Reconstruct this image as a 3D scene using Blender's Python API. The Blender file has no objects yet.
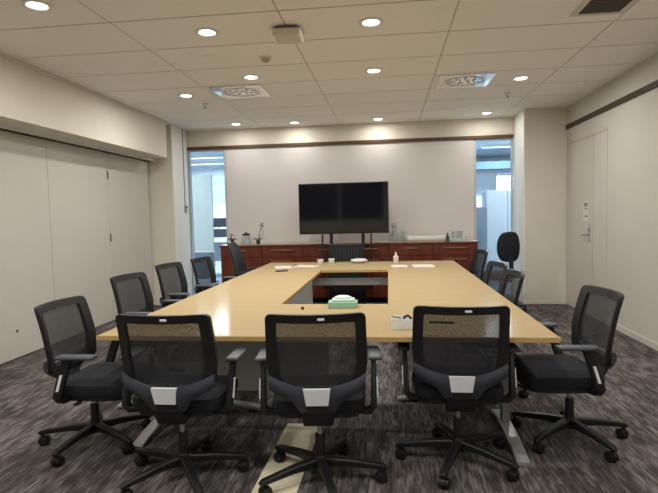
import bpy, bmesh, math, random
from mathutils import Vector, Matrix
random.seed(7)
PI = math.pi
scene = bpy.context.scene
COL = scene.collection

# ------------------------------------------------------------------ materials
def srgb(r, g, b):
    def f(c):
        c /= 255.0
        return c / 12.92 if c <= .04045 else ((c + .055) / 1.055) ** 2.4
    return (f(r), f(g), f(b), 1)

def mat(name, color, rough=.5, metal=0., noise=0., scale=40., bump=0., spec=.5):
    m = bpy.data.materials.new(name); m.use_nodes = True
    nt = m.node_tree; b = nt.nodes['Principled BSDF']
    b.inputs['Base Color'].default_value = color
    b.inputs['Roughness'].default_value = rough
    b.inputs['Metallic'].default_value = metal
    b.inputs['Specular IOR Level'].default_value = spec
    if noise or bump:
        tc = nt.nodes.new('ShaderNodeTexCoord')
        n = nt.nodes.new('ShaderNodeTexNoise'); n.inputs['Scale'].default_value = scale
        n.inputs['Detail'].default_value = 4
        nt.links.new(tc.outputs['Object'], n.inputs['Vector'])
        if noise:
            r = nt.nodes.new('ShaderNodeValToRGB')
            r.color_ramp.elements[0].position = .3; r.color_ramp.elements[1].position = .7
            r.color_ramp.elements[0].color = tuple(c * (1 - noise) for c in color[:3]) + (1,)
            r.color_ramp.elements[1].color = tuple(min(1, c * (1 + noise)) for c in color[:3]) + (1,)
            nt.links.new(n.outputs['Fac'], r.inputs['Fac'])
            nt.links.new(r.outputs['Color'], b.inputs['Base Color'])
        if bump:
            bp = nt.nodes.new('ShaderNodeBump'); bp.inputs['Strength'].default_value = bump
            bp.inputs['Distance'].default_value = .01
            nt.links.new(n.outputs['Fac'], bp.inputs['Height'])
            nt.links.new(bp.outputs['Normal'], b.inputs['Normal'])
    return m

def emit(name, color, strength):
    m = bpy.data.materials.new(name); m.use_nodes = True
    nt = m.node_tree; nt.nodes.clear()
    o = nt.nodes.new('ShaderNodeOutputMaterial'); e = nt.nodes.new('ShaderNodeEmission')
    e.inputs['Color'].default_value = color; e.inputs['Strength'].default_value = strength
    nt.links.new(e.outputs[0], o.inputs['Surface'])
    return m

def glass(name, tint, gloss=.06, rough=.02):
    m = bpy.data.materials.new(name); m.use_nodes = True
    nt = m.node_tree; nt.nodes.clear()
    o = nt.nodes.new('ShaderNodeOutputMaterial'); mx = nt.nodes.new('ShaderNodeMixShader')
    t = nt.nodes.new('ShaderNodeBsdfTransparent'); g = nt.nodes.new('ShaderNodeBsdfGlossy')
    t.inputs['Color'].default_value = tint; g.inputs['Roughness'].default_value = rough
    mx.inputs[0].default_value = gloss
    nt.links.new(t.outputs[0], mx.inputs[1]); nt.links.new(g.outputs[0], mx.inputs[2])
    nt.links.new(mx.outputs[0], o.inputs['Surface'])
    return m

def mesh_fabric(name, color, transp):
    """open knitted chair mesh: dark threads with holes between them"""
    m = bpy.data.materials.new(name); m.use_nodes = True
    nt = m.node_tree; b = nt.nodes['Principled BSDF']; o = nt.nodes['Material Output']
    b.inputs['Base Color'].default_value = color; b.inputs['Roughness'].default_value = .85
    tc = nt.nodes.new('ShaderNodeTexCoord'); n = nt.nodes.new('ShaderNodeTexNoise')
    n.inputs['Scale'].default_value = 300; n.inputs['Detail'].default_value = 0
    nt.links.new(tc.outputs['Object'], n.inputs['Vector'])
    mr = nt.nodes.new('ShaderNodeMapRange')
    mr.inputs['From Min'].default_value = .3; mr.inputs['From Max'].default_value = .7
    mr.inputs['To Min'].default_value = transp - .08; mr.inputs['To Max'].default_value = transp + .08
    nt.links.new(n.outputs['Fac'], mr.inputs['Value'])
    t = nt.nodes.new('ShaderNodeBsdfTransparent'); mx = nt.nodes.new('ShaderNodeMixShader')
    nt.links.new(mr.outputs['Result'], mx.inputs[0])
    nt.links.new(b.outputs[0], mx.inputs[1]); nt.links.new(t.outputs[0], mx.inputs[2])
    nt.links.new(mx.outputs[0], o.inputs['Surface'])
    return m

def carpet_mat():
    m = bpy.data.materials.new('carpet'); m.use_nodes = True
    nt = m.node_tree; N = nt.nodes; L = nt.links; b = N['Principled BSDF']
    b.inputs['Roughness'].default_value = .95; b.inputs['Specular IOR Level'].default_value = .1
    tc = N.new('ShaderNodeTexCoord')
    def noise(sc, s, det=3, rgh=.6):
        mp = N.new('ShaderNodeMapping'); mp.inputs['Scale'].default_value = sc
        n = N.new('ShaderNodeTexNoise'); n.inputs['Scale'].default_value = s
        n.inputs['Detail'].default_value = det; n.inputs['Roughness'].default_value = rgh
        L.new(tc.outputs['Object'], mp.inputs['Vector']); L.new(mp.outputs[0], n.inputs['Vector'])
        return n
    a = noise((60, 7, 1), 1.0, 2)           # thin streaks along the planks
    c = noise((14, 3.2, 1), 1.0, 3)           # broader streaks
    d = noise((260, 260, 1), 1.0, 2)          # pile
    br = N.new('ShaderNodeTexBrick')          # carpet planks, each slightly different
    mp = N.new('ShaderNodeMapping'); mp.inputs['Rotation'].default_value = (0, 0, PI / 2)
    L.new(tc.outputs['Object'], mp.inputs['Vector']); L.new(mp.outputs[0], br.inputs['Vector'])
    br.inputs['Scale'].default_value = 1.0; br.inputs['Brick Width'].default_value = 1.0
    br.inputs['Row Height'].default_value = .25; br.inputs['Mortar Size'].default_value = 0.0
    br.inputs['Color1'].default_value = (.35, .35, .35, 1); br.inputs['Color2'].default_value = (.65, .65, .65, 1)
    def add(x, y, op='ADD'):
        q = N.new('ShaderNodeMath'); q.operation = op
        for i, v in enumerate((x, y)):
            if isinstance(v, (int, float)): q.inputs[i].default_value = v
            else: L.new(v, q.inputs[i])
        return q.outputs[0]
    s = add(add(a.outputs['Fac'], .50, 'MULTIPLY'), add(c.outputs['Fac'], .42, 'MULTIPLY'))
    s = add(s, add(d.outputs['Fac'], .12, 'MULTIPLY'))
    s = add(s, add(br.outputs['Color'], .22, 'MULTIPLY'))
    r = N.new('ShaderNodeValToRGB'); e = r.color_ramp.elements
    e[0].position = .44; e[0].color = srgb(50, 46, 46)
    e[1].position = .84; e[1].color = srgb(152, 144, 140)
    k = r.color_ramp.elements.new(.61); k.color = srgb(78, 73, 72)
    L.new(s, r.inputs['Fac']); L.new(r.outputs['Color'], b.inputs['Base Color'])
    bp = N.new('ShaderNodeBump'); bp.inputs['Strength'].default_value = .3; bp.inputs['Distance'].default_value = .005
    L.new(d.outputs['Fac'], bp.inputs['Height']); L.new(bp.outputs[0], b.inputs['Normal'])
    return m

def wood_mat(name, c0, c1, rough, sc, streak=1.):
    m = bpy.data.materials.new(name); m.use_nodes = True
    nt = m.node_tree; N = nt.nodes; L = nt.links; b = N['Principled BSDF']
    b.inputs['Roughness'].default_value = rough
    tc = N.new('ShaderNodeTexCoord'); mp = N.new('ShaderNodeMapping'); mp.inputs['Scale'].default_value = sc
    n = N.new('ShaderNodeTexNoise'); n.inputs['Scale'].default_value = 1; n.inputs['Detail'].default_value = 6
    n.inputs['Distortion'].default_value = .6
    L.new(tc.outputs['Object'], mp.inputs['Vector']); L.new(mp.outputs[0], n.inputs['Vector'])
    r = N.new('ShaderNodeValToRGB'); e = r.color_ramp.elements
    e[0].position = .3; e[0].color = c0; e[1].position = .7; e[1].color = c1
    L.new(n.outputs['Fac'], r.inputs['Fac']); L.new(r.outputs['Color'], b.inputs['Base Color'])
    return m

M = {}
M['wall'] = mat('painted_wall', srgb(222, 216, 202), .75, noise=.02, scale=3)
M['panel'] = mat('folding_panel', srgb(199, 194, 184), .6, noise=.02, scale=2)
M['trim_and_lit_side'] = mat('white_trim_and_lit_side', srgb(238, 236, 228), .5, noise=.01, scale=5)
M['tile'] = mat('ceiling_tile', srgb(249, 246, 238), .9, noise=.03, scale=60, bump=.05)
M['groove_shade_trim'] = mat('groove_shade_trim_beige', srgb(196, 182, 154), .6, noise=.02, scale=20)  # beige darkened to paint the shade in ceiling grooves, reused on small trim
M['board'] = mat('white_wall_panel', srgb(214, 208, 206), .5, noise=.01, scale=4)
M['bronze'] = mat('dark_bronze_rail', srgb(58, 40, 20), .6, metal=0, noise=.05, scale=20)
M['bronze2'] = mat('brown_rail', srgb(84, 58, 34), .4, metal=0, noise=.05, scale=20)
M['dark'] = mat('dark_gap', srgb(28, 24, 22), .7, noise=.1, scale=20)
M['carpet'] = carpet_mat()
M['table'] = wood_mat('maple_laminate', srgb(168, 147, 111), srgb(176, 155, 119), .16, (3, 30, 3))
def laminate(m, rough, gloss):
    """satin laminate: matt print under a thin clear film"""
    nt = m.node_tree; b = nt.nodes['Principled BSDF']; o = nt.nodes['Material Output']
    col = b.inputs['Base Color'].links[0].from_socket
    d = nt.nodes.new('ShaderNodeBsdfDiffuse'); g = nt.nodes.new('ShaderNodeBsdfGlossy'); mx = nt.nodes.new('ShaderNodeMixShader')
    g.inputs['Roughness'].default_value = rough; mx.inputs[0].default_value = gloss
    nt.links.new(col, d.inputs['Color']); nt.links.new(d.outputs[0], mx.inputs[1]); nt.links.new(g.outputs[0], mx.inputs[2])
    nt.links.new(mx.outputs[0], o.inputs['Surface'])
laminate(M['table'], .12, .065)
M['acgloss'] = mat('diffuser_gloss', srgb(222, 218, 206), .06, metal=.35, noise=.01, scale=40, spec=.8)
M['tedge'] = mat('table_edge_band', srgb(190, 156, 100), .4, noise=.04, scale=30)
M['greymetal'] = mat('grey_powder_metal', srgb(150, 150, 148), .45, metal=.2, noise=.03, scale=30)
M['silver'] = mat('silver_metal', srgb(190, 190, 188), .35, metal=.6, noise=.03, scale=30)
M['plate'] = mat('silver_plastic', srgb(240, 242, 248), .4, metal=.1, noise=.02, scale=30)
M['modesty'] = mat('modesty_panel_grey', srgb(196, 195, 192), .5, noise=.04, scale=30)
M['black'] = mat('black_plastic', srgb(18, 18, 21), .5, noise=.08, scale=60)
M['graph'] = mat('graphite_plastic', srgb(54, 57, 66), .45, noise=.06, scale=60)
M['armpad'] = mat('grey_arm_pad', srgb(74, 78, 84), .5, noise=.05, scale=60)
M['fabric'] = mat('black_fabric', srgb(18, 18, 25), .9, noise=.2, scale=200, bump=.15)
M['leather'] = mat('black_leather', srgb(40, 42, 50), .55, noise=.1, scale=60, bump=.1)
M['mesh'] = mesh_fabric('chair_mesh', srgb(38, 38, 42), .16)
M['cherry'] = wood_mat('cherry_veneer', srgb(88, 36, 20), srgb(116, 52, 30), .35, (14, 14, 2))
M['ctop'] = mat('beige_worktop', srgb(164, 150, 132), .4, noise=.03, scale=30)
M['handle'] = mat('satin_handle', srgb(150, 122, 102), .4, metal=.4, noise=.02, scale=30)
M['screen'] = mat('tv_screen', (.006, .006, .008, 1), .06, noise=.05, scale=10, spec=.75)
M['bezel'] = mat('tv_bezel', srgb(14, 14, 16), .3, noise=.05, scale=40)
M['glass'] = glass('partition_glass', (.88, .95, 1.0, 1), .04)
M['winglass'] = glass('window_glass', (.86, .95, 1.0, 1), .05)
M['clear'] = glass('clear_glass', (.92, .96, .97, 1), .14)
M['lens'] = emit('lamp_lens', (1, .93, .8, 1), 14)
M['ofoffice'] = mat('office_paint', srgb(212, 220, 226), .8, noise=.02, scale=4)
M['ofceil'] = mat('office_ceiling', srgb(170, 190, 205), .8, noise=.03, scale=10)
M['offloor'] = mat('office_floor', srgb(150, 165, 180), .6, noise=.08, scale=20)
M['cabgrey'] = mat('cabinet_grey', srgb(186, 196, 204), .5, noise=.02, scale=20)
M['cabdark'] = mat('cabinet_dark_grey', srgb(112, 128, 142), .5, noise=.03, scale=20)
M['teal'] = mat('teal_beam', srgb(40, 78, 90), .5, noise=.05, scale=20)
M['partition'] = mat('partition_grey_green', srgb(206, 216, 210), .6, noise=.03, scale=20)
M['navy'] = mat('monitor_dark', srgb(36, 48, 70), .3, noise=.05, scale=20)
M['white'] = mat('white_plastic', srgb(226, 224, 220), .4, noise=.02, scale=40)
M['offwhite'] = mat('off_white', srgb(206, 198, 178), .6, noise=.03, scale=40)
M['mint'] = mat('mint_cardboard', srgb(150, 192, 166), .5, noise=.04, scale=40)
M['mintpale'] = mat('pale_mint_cardboard', srgb(206, 226, 212), .5, noise=.03, scale=40)
M['paper'] = mat('paper', srgb(222, 212, 202), .8, noise=.02, scale=30)
M['pink'] = mat('pale_pink', srgb(222, 202, 192), .6, noise=.03, scale=40)
M['stem'] = mat('dark_stem', srgb(70, 58, 54), .7, noise=.1, scale=60)
M['petal'] = mat('grey_petal', srgb(150, 138, 138), .7, noise=.1, scale=60)
M['dkgreen'] = mat('dark_green', srgb(40, 58, 40), .6, noise=.1, scale=60)
M['tealtray'] = mat('pale_teal', srgb(170, 192, 188), .5, noise=.03, scale=40)
M['vent'] = mat('grille_dark', srgb(74, 62, 52), .6, noise=.05, scale=40)
M['ac'] = mat('diffuser_white', srgb(214, 206, 190), .5, noise=.02, scale=40)
M['board_floor'] = mat('cream_floor_board', srgb(238, 228, 198), .6, noise=.05, scale=20)
M['ink'] = mat('ink_grey', srgb(96, 92, 92), .8, noise=.05, scale=60)
M['bluepen'] = mat('blue_green_cable', srgb(60, 104, 110), .5, noise=.05, scale=60)

# ------------------------------------------------------------------ mesh helpers
class MB:
    def __init__(s): s.bm = bmesh.new()
    def _add(s, verts, faces, mi=0):
        vs = [s.bm.verts.new(v) for v in verts]
        out = []
        for f in faces:
            try:
                q = s.bm.faces.new([vs[i] for i in f]); q.material_index = mi; out.append(q)
            except ValueError: pass
        return vs, out
    def box(s, x0, x1, y0, y1, z0, z1, bev=0, seg=2, mi=0, mtx=None):
        b = bmesh.new()
        vs = [b.verts.new((x, y, z)) for x in (x0, x1) for y in (y0, y1) for z in (z0, z1)]
        for f in ((0, 1, 3, 2), (4, 6, 7, 5), (0, 4, 5, 1), (2, 3, 7, 6), (0, 2, 6, 4), (1, 5, 7, 3)):
            b.faces.new([vs[i] for i in f])
        if bev: bmesh.ops.bevel(b, geom=b.edges[:], offset=bev, segments=seg, profile=.5, affect='EDGES')
        s.merge(b, mi, mtx); return s
    def merge(s, b, mi=0, mtx=None):
        b.verts.index_update()
        vs = [s.bm.verts.new((mtx @ v.co) if mtx else v.co) for v in b.verts]
        for f in b.faces:
            q = s.bm.faces.new([vs[v.index] for v in f.verts]); q.material_index = mi
        b.free()
    def prism(s, poly, h0, h1, axis='z', bev=0, mi=0, mtx=None):
        """extrude 2D polygon; axis z:(x,y) y:(x,z) x:(y,z)"""
        b = bmesh.new()
        def p(u, v, h): return {'z': (u, v, h), 'y': (u, h, v), 'x': (h, u, v)}[axis]
        a = [b.verts.new(p(u, v, h0)) for u, v in poly]; c = [b.verts.new(p(u, v, h1)) for u, v in poly]
        n = len(poly)
        b.faces.new(a[::-1]); b.faces.new(c)
        for i in range(n): b.faces.new((a[i], a[(i + 1) % n], c[(i + 1) % n], c[i]))
        bmesh.ops.recalc_face_normals(b, faces=b.faces[:])
        if bev: bmesh.ops.bevel(b, geom=b.edges[:], offset=bev, segments=2, profile=.5, affect='EDGES')
        s.merge(b, mi, mtx); return s
    def loft(s, rings, cap=True, closed=False, mi=0):
        n = len(rings[0]); vs = [[s.bm.verts.new(p) for p in r] for r in rings]
        m = len(rings)
        for i in range(m if closed else m - 1):
            a, b = vs[i], vs[(i + 1) % m]
            for j in range(n):
                q = s.bm.faces.new((a[j], a[(j + 1) % n], b[(j + 1) % n], b[j])); q.material_index = mi
        if cap and not closed:
            s.bm.faces.new(vs[0][::-1]).material_index = mi; s.bm.faces.new(vs[-1]).material_index = mi
        return s
    def cyl(s, p0, p1, r0, r1=None, n=16, mi=0):
        return s.tube([p0, p1], [r0, r0 if r1 is None else r1], n, mi)
    def tube(s, pts, r, n=10, mi=0):
        pts = [Vector(p) for p in pts]
        if isinstance(r, (int, float)): r = [r] * len(pts)
        rings = []
        up = Vector((0, 0, 1))
        for i, p in enumerate(pts):
            d = (pts[min(i + 1, len(pts) - 1)] - pts[max(i - 1, 0)]).normalized()
            a = d.cross(up)
            if a.length < 1e-3: a = d.cross(Vector((0, 1, 0)))
            a.normalize(); b = d.cross(a)
            rings.append([p + r[i] * (math.cos(t) * a + math.sin(t) * b) for t in [2 * PI * k / n for k in range(n)]])
        return s.loft(rings, mi=mi)
    def bar(s, pts, wh, mi=0, side=None):
        """rectangular section swept on pts; wh = list of (w,h)"""
        pts = [Vector(p) for p in pts]
        if isinstance(wh, tuple): wh = [wh] * len(pts)
        rings = []
        for i, p in enumerate(pts):
            d = (pts[min(i + 1, len(pts) - 1)] - pts[max(i - 1, 0)]).normalized()
            a = Vector(side) if side else d.cross(Vector((0, 0, 1)))
            a.normalize(); b = a.cross(d).normalized()
            w, h = wh[i]; w /= 2; h /= 2; c = .3 * min(w, h)
            rings.append([p + a * x + b * y for x, y in ((w, h - c), (w - c, h), (-w + c, h), (-w, h - c), (-w, -h + c), (-w + c, -h), (w - c, -h), (w, -h + c))])
        return s.loft(rings, mi=mi)
    def lathe(s, prof, c=(0, 0, 0), n=20, mi=0, ring=False):
        rings = []
        for r, z in prof:
            r = max(r, 1e-4)
            rings.append([(c[0] + r * math.cos(2 * PI * k / n), c[1] + r * math.sin(2 * PI * k / n), c[2] + z) for k in range(n)])
        return s.loft(rings, mi=mi, cap=not ring, closed=ring)
    def build(s, name, m, parent=None, smooth=False, loc=None, rz=0, rot=None):
        bmesh.ops.recalc_face_normals(s.bm, faces=s.bm.faces[:])
        me = bpy.data.meshes.new(name); s.bm.to_mesh(me); s.bm.free()
        for q in (m if isinstance(m, (list, tuple)) else [m]): me.materials.append(q)
        if smooth:
            for p in me.polygons: p.use_smooth = True
            try: me.set_sharp_from_angle(angle=math.radians(38))
            except Exception: pass
        o = bpy.data.objects.new(name, me); COL.objects.link(o)
        if parent: o.parent = parent
        if loc: o.location = loc
        if rz: o.rotation_euler = (0, 0, rz)
        if rot: o.rotation_euler = rot
        return o

def tag(o, label=None, cat=None, group=None, kind=None):
    if label: o['label'] = label
    if cat: o['category'] = cat
    if group: o['group'] = group
    if kind: o['kind'] = kind
    return o
def empty(name, loc, rz=0, label=None, cat=None, group=None):
    o = bpy.data.objects.new(name, None); o.empty_display_size = .1; COL.objects.link(o)
    o.location = loc; o.rotation_euler = (0, 0, rz)
    return tag(o, label, cat, group)
def copy_tree(o, parent=None):
    c = o.copy(); COL.objects.link(c)
    if parent: c.parent = parent
    for ch in list(o.children): copy_tree(ch, c)
    return c
def struct(name, mb, m, parent=None, smooth=False):
    o = mb.build(name, m, parent, smooth)
    if not parent: o['kind'] = 'structure'
    return o

def round_poly(verts, radii, n=5, sub=5):
    """closed outline with rounded corners and subdivided straights (same count for equal inputs)"""
    out = []; k = len(verts); arcs = []
    for i in range(k):
        p = Vector(verts[i]); a = (Vector(verts[i - 1]) - p).normalized(); b = (Vector(verts[(i + 1) % k]) - p).normalized()
        ang = a.angle(b); d = radii[i] / math.tan(ang / 2)
        c = p + (a + b).normalized() * (radii[i] / math.sin(ang / 2))
        s = p + a * d; e = p + b * d
        va = s - c; vb = e - c
        full = math.atan2(va.x * vb.y - va.y * vb.x, va.dot(vb))
        arc = []
        for j in range(n + 1):
            t = full * j / n
            arc.append(Vector((c.x + va.x * math.cos(t) - va.y * math.sin(t), c.y + va.x * math.sin(t) + va.y * math.cos(t))))
        arcs.append(arc)
    for i in range(k):
        out += arcs[i]
        s, e = arcs[i][-1], arcs[(i + 1) % k][0]
        for j in range(1, sub): out.append(s.lerp(e, j / sub))
    return out

# ------------------------------------------------------------------ dimensions
H = 1.40
ZC = 2.881; XL = -3.36; XD = -3.79; XR = 2.598; YN = 7.884; YB = 8.526; XNR = 2.016; XNL = -3.402
YF = -2.2; ZB = 2.333; ZR = 2.583

# ------------------------------------------------------------------ room shell
struct('floor', MB().box(XD - .3, XR + .3, YF - .2, YB, -.1, 0), M['carpet'])
# ceiling: tiles over a grid backing darkened in colour for groove shade
gx = [-0.77 + 1.29 * k for k in range(-3, 4)]
gy = [3.745 + .657 * k for k in range(-10, 9)]
mb = MB()
mb.box(XD - .3, XR + .3, YF - .2, YB + .05, ZC + .006, ZC + .1, mi=1)
xs = [XL - .45] + [g for g in gx if XL - .1 < g < XR - .1] + [XR + .05]
ys = [YF - .1] + [g for g in gy if g < YB - .1] + [YB + .02]
for i in range(len(xs) - 1):
    for j in range(len(ys) - 1):
        g = .006; h = .011
        mb.box(xs[i] + g, xs[i + 1] - g, ys[j] + h, ys[j + 1] - h, ZC, ZC + .012)
struct('ceiling', mb, [M['tile'], M['groove_shade_trim']])
# left wall: back plane, folding panels, bulkhead
struct('wall_left', MB().box(XD - .16, XD - .06, YF - .2, YN + .02, 0, ZC), M['wall'])
b = MB().box(XD - .06, XL, YF, 7.62, ZB, ZC - .002)
b.box(XL - .001, XL + .012, YF, 7.62, ZC - .03, ZC - .004)
struct('trim_1', b, M['wall'])
# track under the bulkhead
t = MB().box(XD - .05, XD + .03, YF, YN - .004, ZB - .02, ZB + .01)
struct('trim_2', t, M['bronze'])
struct('trim_3', MB().box(XD + .035, XD + .10, YF, YN - .004, ZB - .012, ZB + .01), M['trim_and_lit_side'])
edges = [7.86, 6.633, 5.40, 4.17, 2.94, 1.71, .48, -.75, YF]
for i in range(len(edges) - 1):
    y1, y0 = edges[i], edges[i + 1]
    p = struct('door_%d' % (i + 1), MB().box(XD - .055, XD, y0 + .003, y1 - .003, .012, ZB - .022, bev=.003, seg=1), M['panel'])
    if i == 0:
        for z in (2.008, 1.153):
            MB().box(XD - .001, XD + .008, y0 + .002, y0 + .028, z - .055, z + .055, bev=.003).build('hinge', M['ink'], p)
    if i == 2:
        MB().cyl((XD - .001, 4.782, .288), (XD + .006, 4.782, .288), .016).build('lock', M['ink'], p)
struct('baseboard_left', MB().box(XD - .058, XD - .004, YF, YN - .004, 0, .012), M['dark'])
# left nib wall and its side
struct('wall_back_left', MB().box(XD - .16, XNL, YN, YB + .1, 0, ZC), M['wall'])
struct('daylit_side_left', MB().box(XNL, XNL + .012, YN + .006, YB - .03, 0, ZC - .002, bev=.003), M['trim_and_lit_side'])  # lining painted whiter, daylight on the pillar side put into its colour
# right wall with the leaf doors
struct('wall_right', MB().box(XR, XR + .2, YF - .2, YN + .02, 0, ZC), M['panel'])
struct('trim_5', MB().box(XR - .022, XR, YF, YN - .002, ZR - .03, ZR + .032, bev=.003), M['bronze'])
struct('baseboard_right', MB().box(XR - .012, XR, YF, 6.47, 0, .07, bev=.003), M['panel'])
# right nib
struct('wall_back_right', MB().box(XNR, XR + .2, YN, YB + .1, 0, ZC), M['wall'])
struct('baseboard_back', MB().box(XNR + .002, XR - .002, YN - .01, YN, 0, .05, bev=.002), M['wall'])
struct('daylit_side_right', MB().box(XNR - .02, XNR, YN + .006, YB - .05, 0, ZC - .002, bev=.003), M['trim_and_lit_side'])  # whiter board carries the daylight on this pillar side in its colour
# back wall: header, rail, white panel
struct('wall_back', MB().box(XNL, XNR, YB, YB + .1, ZR + .02, ZC), M['wall'])
struct('trim_7', MB().box(XNL + .012, XNR - .02, YB - .022, YB + .08, ZR - .03, ZR + .022, bev=.003), M['bronze2'])
XW0, XW1 = -2.731, 1.39
struct('wall_panel', MB().box(XW0, XW1, YB + .005, YB + .09, 0, ZR - .03, bev=.004), M['board'])
# wall behind the camera
w = MB()
w.box(XD - .3, XR + .3, YF - .2, YF - .05, 0, 1.15); w.box(XD - .3, XR + .3, YF - .2, YF - .05, 2.6, ZC)
w.box(XD - .3, -3.2, YF - .2, YF - .05, 1.15, 2.6); w.box(-.1, XR + .3, YF - .2, YF - .05, 1.15, 2.6)
struct('wall_front', w, M['wall'])

f = MB()
for x0, x1 in ((-3.2, -3.15), (-1.68, -1.62), (-.15, -.1)): f.box(x0, x1, YF - .15, YF - .07, 1.15, 2.6)
f.box(-3.2, -.1, YF - .15, YF - .07, 1.15, 1.2); f.box(-3.2, -.1, YF - .15, YF - .07, 2.55, 2.6)
o = struct('window_9', f, M['ofoffice'])  # unseen dark window added to give the television an uneven reflection
MB().box(-3.17, -.13, YF - .12, YF - .11, 1.17, 2.58).build('reflection_pane', M['navy'], o)
# glass side lights
def glazing(n, x0, x1):
    f = MB()
    f.box(x0, x0 + .028, YB + .01, YB + .07, 0, ZR - .03, bev=.003); f.box(x1 - .028, x1, YB + .01, YB + .07, 0, ZR - .03, bev=.003)
    f.box(x0 + .028, x1 - .028, YB + .01, YB + .07, 0, .05, bev=.003); f.box(x0 + .028, x1 - .028, YB + .01, YB + .07, ZR - .06, ZR - .03, bev=.003)
    o = struct('window_%d' % n, f, M['cabgrey'])
    MB().box(x0 + .02, x1 - .02, YB + .035, YB + .045, .04, ZR - .05).build('pane', M['glass'], o)
glazing(1, XNL + .014, XW0 - .002); glazing(2, XW1 + .002, XNR - .022)

# right wall door: two flush leaves in a thin reveal
DT = 2.329
def leaf(n, y0, y1):
    return struct('door_%d' % n, MB().box(XR - .006, XR + .0005, y0, y1, .008, DT - .006, bev=.002, seg=1), M['panel'])
d1 = leaf(11, 6.903, 7.868); d2 = leaf(12, 6.485, 6.893)
struct('trim_8', MB().box(XR - .008, XR, 6.48, 7.872, DT, DT + .018, bev=.002), M['groove_shade_trim'])
struct('trim_9', MB().box(XR - .003, XR + .0005, 6.893, 6.903, .008, DT), M['ink'])
hd = MB(); hd.box(XR - .014, XR - .006, 6.975, 7.025, .97, 1.20, bev=.004)
hp = hd.build('handle_plate', M['silver'], d1)
lv = MB(); lv.cyl((XR - .014, 7.0, 1.06), (XR - .06, 7.0, 1.06), .011); lv.bar([(XR - .055, 7.0, 1.06), (XR - .055, 7.13, 1.055)], (.018, .02))
lv.build('lever', M['greymetal'], hp, True)
MB().cyl((XR - .02, 7.0, 1.13), (XR - .006, 7.0, 1.13), .018).build('key_cylinder', M['ink'], hp)
nt_ = empty('door_notice', (XR - .007, 7.12, 1.37), 0, 'small white notice with grey print on the far right door above its handle', 'sign')
MB().box(-.003, 0, -.09, .09, -.13, .13).build('sheet', M['board'], nt_)
for (y0, y1, z0, z1) in ((-.06, .06, .085, .105), (-.05, .055, .06, .076), (-.055, .05, .025, .036), (-.06, .055, -.075, -.06)):
    MB().box(-.0045, -.003, y0, y1, z0, z1).build('text_line', M['ink'], nt_)

# ------------------------------------------------------------------ ceiling fixtures
downs = [(-2.367, 3.362, 'round recessed downlight at the upper left corner of the photo, nearest the left wall'),
         (-1.415, 4.064, 'round recessed downlight left of the square white ceiling box, nearest the camera in its row'),
         (-.108, 4.083, 'round recessed downlight right of the square white ceiling box, brightest and nearest'),
         (-1.425, 5.427, 'round recessed downlight just in front of the left air diffuser, below the smoke detector'),
         (-.122, 5.439, 'second round downlight of the middle row, between the two air diffusers'),
         (-2.407, 6.074, 'round recessed downlight left of the left air diffuser, beside the left sprinkler'),
         (-2.39, 8.076, 'leftmost of the small round downlights in the last row before the back wall'),
         (-1.46, 8.172, 'second from left of the small round downlights along the back wall'),
         (-.134, 8.191, 'small round downlight along the back wall directly above the television'),
         (1.504, 6.071, 'round recessed downlight right of the right air diffuser'),
         (1.502, 8.094, 'rightmost small round downlight along the back wall, near the right pillar')]
def downlight(x, y, label):
    r = empty('downlight', (x, y, ZC), 0, label, 'ceiling light', 'recessed downlights')
    MB().lathe([(.098, 0), (.096, -.008), (.072, -.010), (.061, -.002), (.066, .001)], n=28, ring=True).build('trim_ring', M['white'], r, True)
    MB().lathe([(.0600, -.001), (.0600, -.0035), (.001, -.0045)], n=24).build('lens', M['lens'], r, True)
for d in downs: downlight(*d)
LAMP_W = 14.5
allpos = [(d[0], d[1]) for d in downs] + [(1.5, 3.36), (-2.38, .7), (1.5, .7), (-1.415, 1.36), (-.108, 1.36), (-2.38, -1.3), (1.5, -1.3)]  # extras are unseen; nearest rows added to brighten chair plates and rear wall
for i, (x, y) in enumerate(allpos):
    l = bpy.data.lights.new('downlight_and_fill_lamp', 'AREA'); l.shape = 'DISK'; l.size = .13
    l.energy = LAMP_W * (.27 if y > 8 else 1); l.color = (1, .985, .945); l.spread = math.radians(178)
    o = bpy.data.objects.new('downlight_and_fill_lamp', l); COL.objects.link(o); o.location = (x, y, ZC - .014)

def diffuser(x, y, label):
    r = empty('air_diffuser', (x, y, ZC), 0, label, 'air vent')
    MB().box(-.3, .3, -.29, .29, -.008, -.001, bev=.002).build('face_plate', M['acgloss'], r)
    for ring, n in ((.06, 4), (.12, 7), (.175, 10)):
        for k in range(n):
            a = 2 * PI * k / n + ring * 9
            g = MB(); g.box(-.022, .022, -.006, .006, -.011, -.008, mtx=Matrix.Translation((ring * math.cos(a), ring * math.sin(a), 0)) @ Matrix.Rotation(a + .6, 4, 'Z')); g.build('swirl_slot', M['ink'], r)
    MB().lathe([(.21, -.008), (.215, -.012), (.2, -.012), (.2, -.008)], n=32, ring=True).build('swirl_rim', M['white'], r, True)
    return r
diffuser(-1.71, 6.03, 'square white swirl air diffuser in the ceiling, left one')
diffuser(.88, 6.06, 'square white swirl air diffuser in the ceiling, right one')
v = empty('return_grille', (1.60, 4.0, ZC), 0, 'dark rectangular return air grille at the top right of the ceiling', 'air vent')
MB().box(-.16, .16, -.2, .2, -.003, -.0005).build('backing', M['dark'], v)
f = MB(); f.box(-.19, -.15, -.23, .23, -.010, -.0008); f.box(.15, .19, -.23, .23, -.010, -.0008); f.box(-.15, .15, .19, .23, -.010, -.0008); f.box(-.15, .15, -.23, -.19, -.010, -.0008)
f.build('frame', M['ac'], v)
s = MB()
for k in range(14): s.box(-.15, .15, -.19 + k * .027, -.172 + k * .027, -.009, -.003)
s.build('slat', M['vent'], v)
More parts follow.
